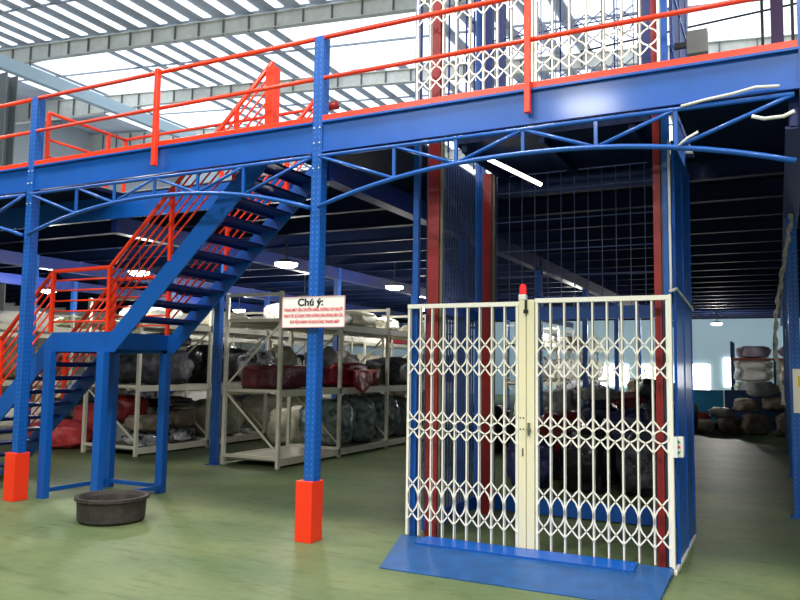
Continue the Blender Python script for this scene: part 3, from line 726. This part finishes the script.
# low barrier and back rack with white sacks
single(MB().box(-3.6,-1.42,23.42,23.5,0,1.05).box(-3.6,-1.42,23.38,23.52,1.05,1.09), 'low_partition', M['teal'], 'teal sheet metal partition across the passage at right, pale top edge', 'partition')
single(MB().box(-1.40,.9,23.42,23.5,0,1.1), 'navy_partition', M['navy'], 'navy sheet partition behind the pile of sacks', 'partition')
t = thing('sack_rack', (.1,24.5,0), 'dark rack with white sacks behind the sack pile at right', 'rack')
for x in (-1.22,-.1,1.0):
    for y in (24.1,25.1): MB().box(x-.035,x+.035,y-.03,y+.03,0,2.5).build('upright', M['navy'], t)
for z in (.95,2.02):
    MB().box(-1.2,1.0,24.05,25.15,z-.06,z).build('shelf', mat('shelf_rust',(150,70,50),.6) , t)
for i,(c,s,l) in enumerate([
 ((-.66,24.6,.95),(1.0,.9,.40),'white sack lowest in the left bay of the back rack'),
 ((-.66,24.6,1.33),(1.0,.9,.36),'white sack in the middle of the left bay of the back rack'),
 ((-.66,24.6,1.66),(.98,.9,.34),'white sack topmost in the left bay under the shelf'),
 ((.45,24.6,.95),(1.0,.9,.40),'white sack lowest in the right bay of the back rack'),
 ((.45,24.6,1.33),(1.0,.9,.36),'white sack in the middle of the right bay of the back rack'),
 ((.45,24.6,1.66),(.98,.9,.34),'white sack topmost in the right bay under the shelf'),
 ((-.66,24.6,2.02),(.9,.8,.36),'pale violet sack on the back rack top, left bay'),
 ((.45,24.6,2.02),(.9,.8,.36),'pale violet sack on the back rack top, right bay'),]):
    bag(c,s,B['pink' if i > 5 else 'white'],l,seed=250+i,group='white sacks on the back rack',name='sack')

# ------------------------------------------------------------------ lamps (under the deck, and added front fill)
def lamp_fixture(x, y, power, label, r=.2, z=3.27):
    t = thing('deck_lamp', (x,y,z), label, 'lamp', 'lamps under the deck')
    MB().lathe([(.012,3.94),(.012,z+.09),(.08,z+.085),(r,z+.04),(r,z+.02)],(x,y,0),20).build('shade', M['bcol'], t, smooth=True)
    MB().lathe([(r*.95,z+.018),(r*.9,z-.02),(r*.5,z-.05),(.02,z-.055)],(x,y,0),20).build('lens', M['lamp'], t, smooth=True)
    l = bpy.data.lights.new('deck_lamp_light','POINT'); l.energy = power; l.shadow_soft_size = .12; l.color = (1,.97,.9)
    o = bpy.data.objects.new('deck_lamp_light', l); C.objects.link(o); o.parent = t; o.location = (0,0,-.17)
for i,(x,y,p,l) in enumerate((
 (-7.15,10.1,60,'round lamp glowing under the deck left of the front column'),
 (-15.2,12.0,200,'round lamp glowing at the far left behind the column'),
 (-10.4,10.1,150,'round lamp glowing behind the staircase rails'),
 (-7.1,13.9,55,'round lamp under the deck right of the front column'),
 (-10.4,15.5,200,'round lamp far back over the left aisle'),
 (-9.1,19.5,220,'round lamp far back over the centre aisle'),
 (-5.2,21.5,160,'round lamp far back behind the lift'),
 (-14.8,18.5,220,'round lamp far back at left'),
 (-1.9,28.5,330,'round lamp added over the right passage to brighten the far wall'))):  # last lamp is added to brighten the far wall
    lamp_fixture(x, y, p, l)
# unseen lamps added over the front hall as frontal fill
for i,(x,y) in enumerate(((-9,4.6),(-3,4.6),(3,4.6),(-15,4.6),(-6,-1),(1,-1),(-4,-6))):
    t = thing('added_fill_lamp', (x,y,8.0), f'added fill lamp over the front hall, {ring(i)} of the row', 'lamp', 'added fill lamps')
    MB().lathe([(.015,zr(x)-.03),(.015,8.5),(.06,8.3),(.25,8.1),(.25,8.05)],(x,y,0),24).build('shade', M['bcol'], t, smooth=True)
    l = bpy.data.lights.new('added_fill_light','AREA'); l.shape = 'DISK'; l.size = 1.4; l.energy = 300 if y > 0 else 560; l.color = (1,.97,.92)
    o = bpy.data.objects.new('added_fill_light', l); C.objects.link(o); o.parent = t; o.location = (0,0,.04)

# ------------------------------------------------------------------ world and camera
w = bpy.data.worlds.new('World'); S.world = w; w.use_nodes = True
w.node_tree.nodes['Background'].inputs[0].default_value = (.75,.85,1,1); w.node_tree.nodes['Background'].inputs[1].default_value = .6
f, pi_, ya, ro = 755., math.radians(4.98), math.radians(26.62), math.radians(.83)
fwd = V((-math.sin(ya)*math.cos(pi_), math.cos(ya)*math.cos(pi_), math.sin(pi_)))
right = V((math.cos(ya), math.sin(ya), 0)); up = right.cross(fwd)
r = right*math.cos(ro)+up*math.sin(ro); u = -right*math.sin(ro)+up*math.cos(ro)
cam = bpy.data.cameras.new('Camera'); cam.sensor_width = 36; cam.lens = f*36/800; cam.clip_start = .05; cam.clip_end = 200
co = bpy.data.objects.new('Camera', cam); C.objects.link(co)
co.matrix_world = Matrix(((r.x,u.x,-fwd.x,0),(r.y,u.y,-fwd.y,0),(r.z,u.z,-fwd.z,1.65),(0,0,0,1)))
S.camera = co
S.view_settings.view_transform = 'Standard'; S.view_settings.look = 'None'; S.view_settings.exposure = 0; S.view_settings.gamma = 1
S.view_settings.use_curve_mapping = False
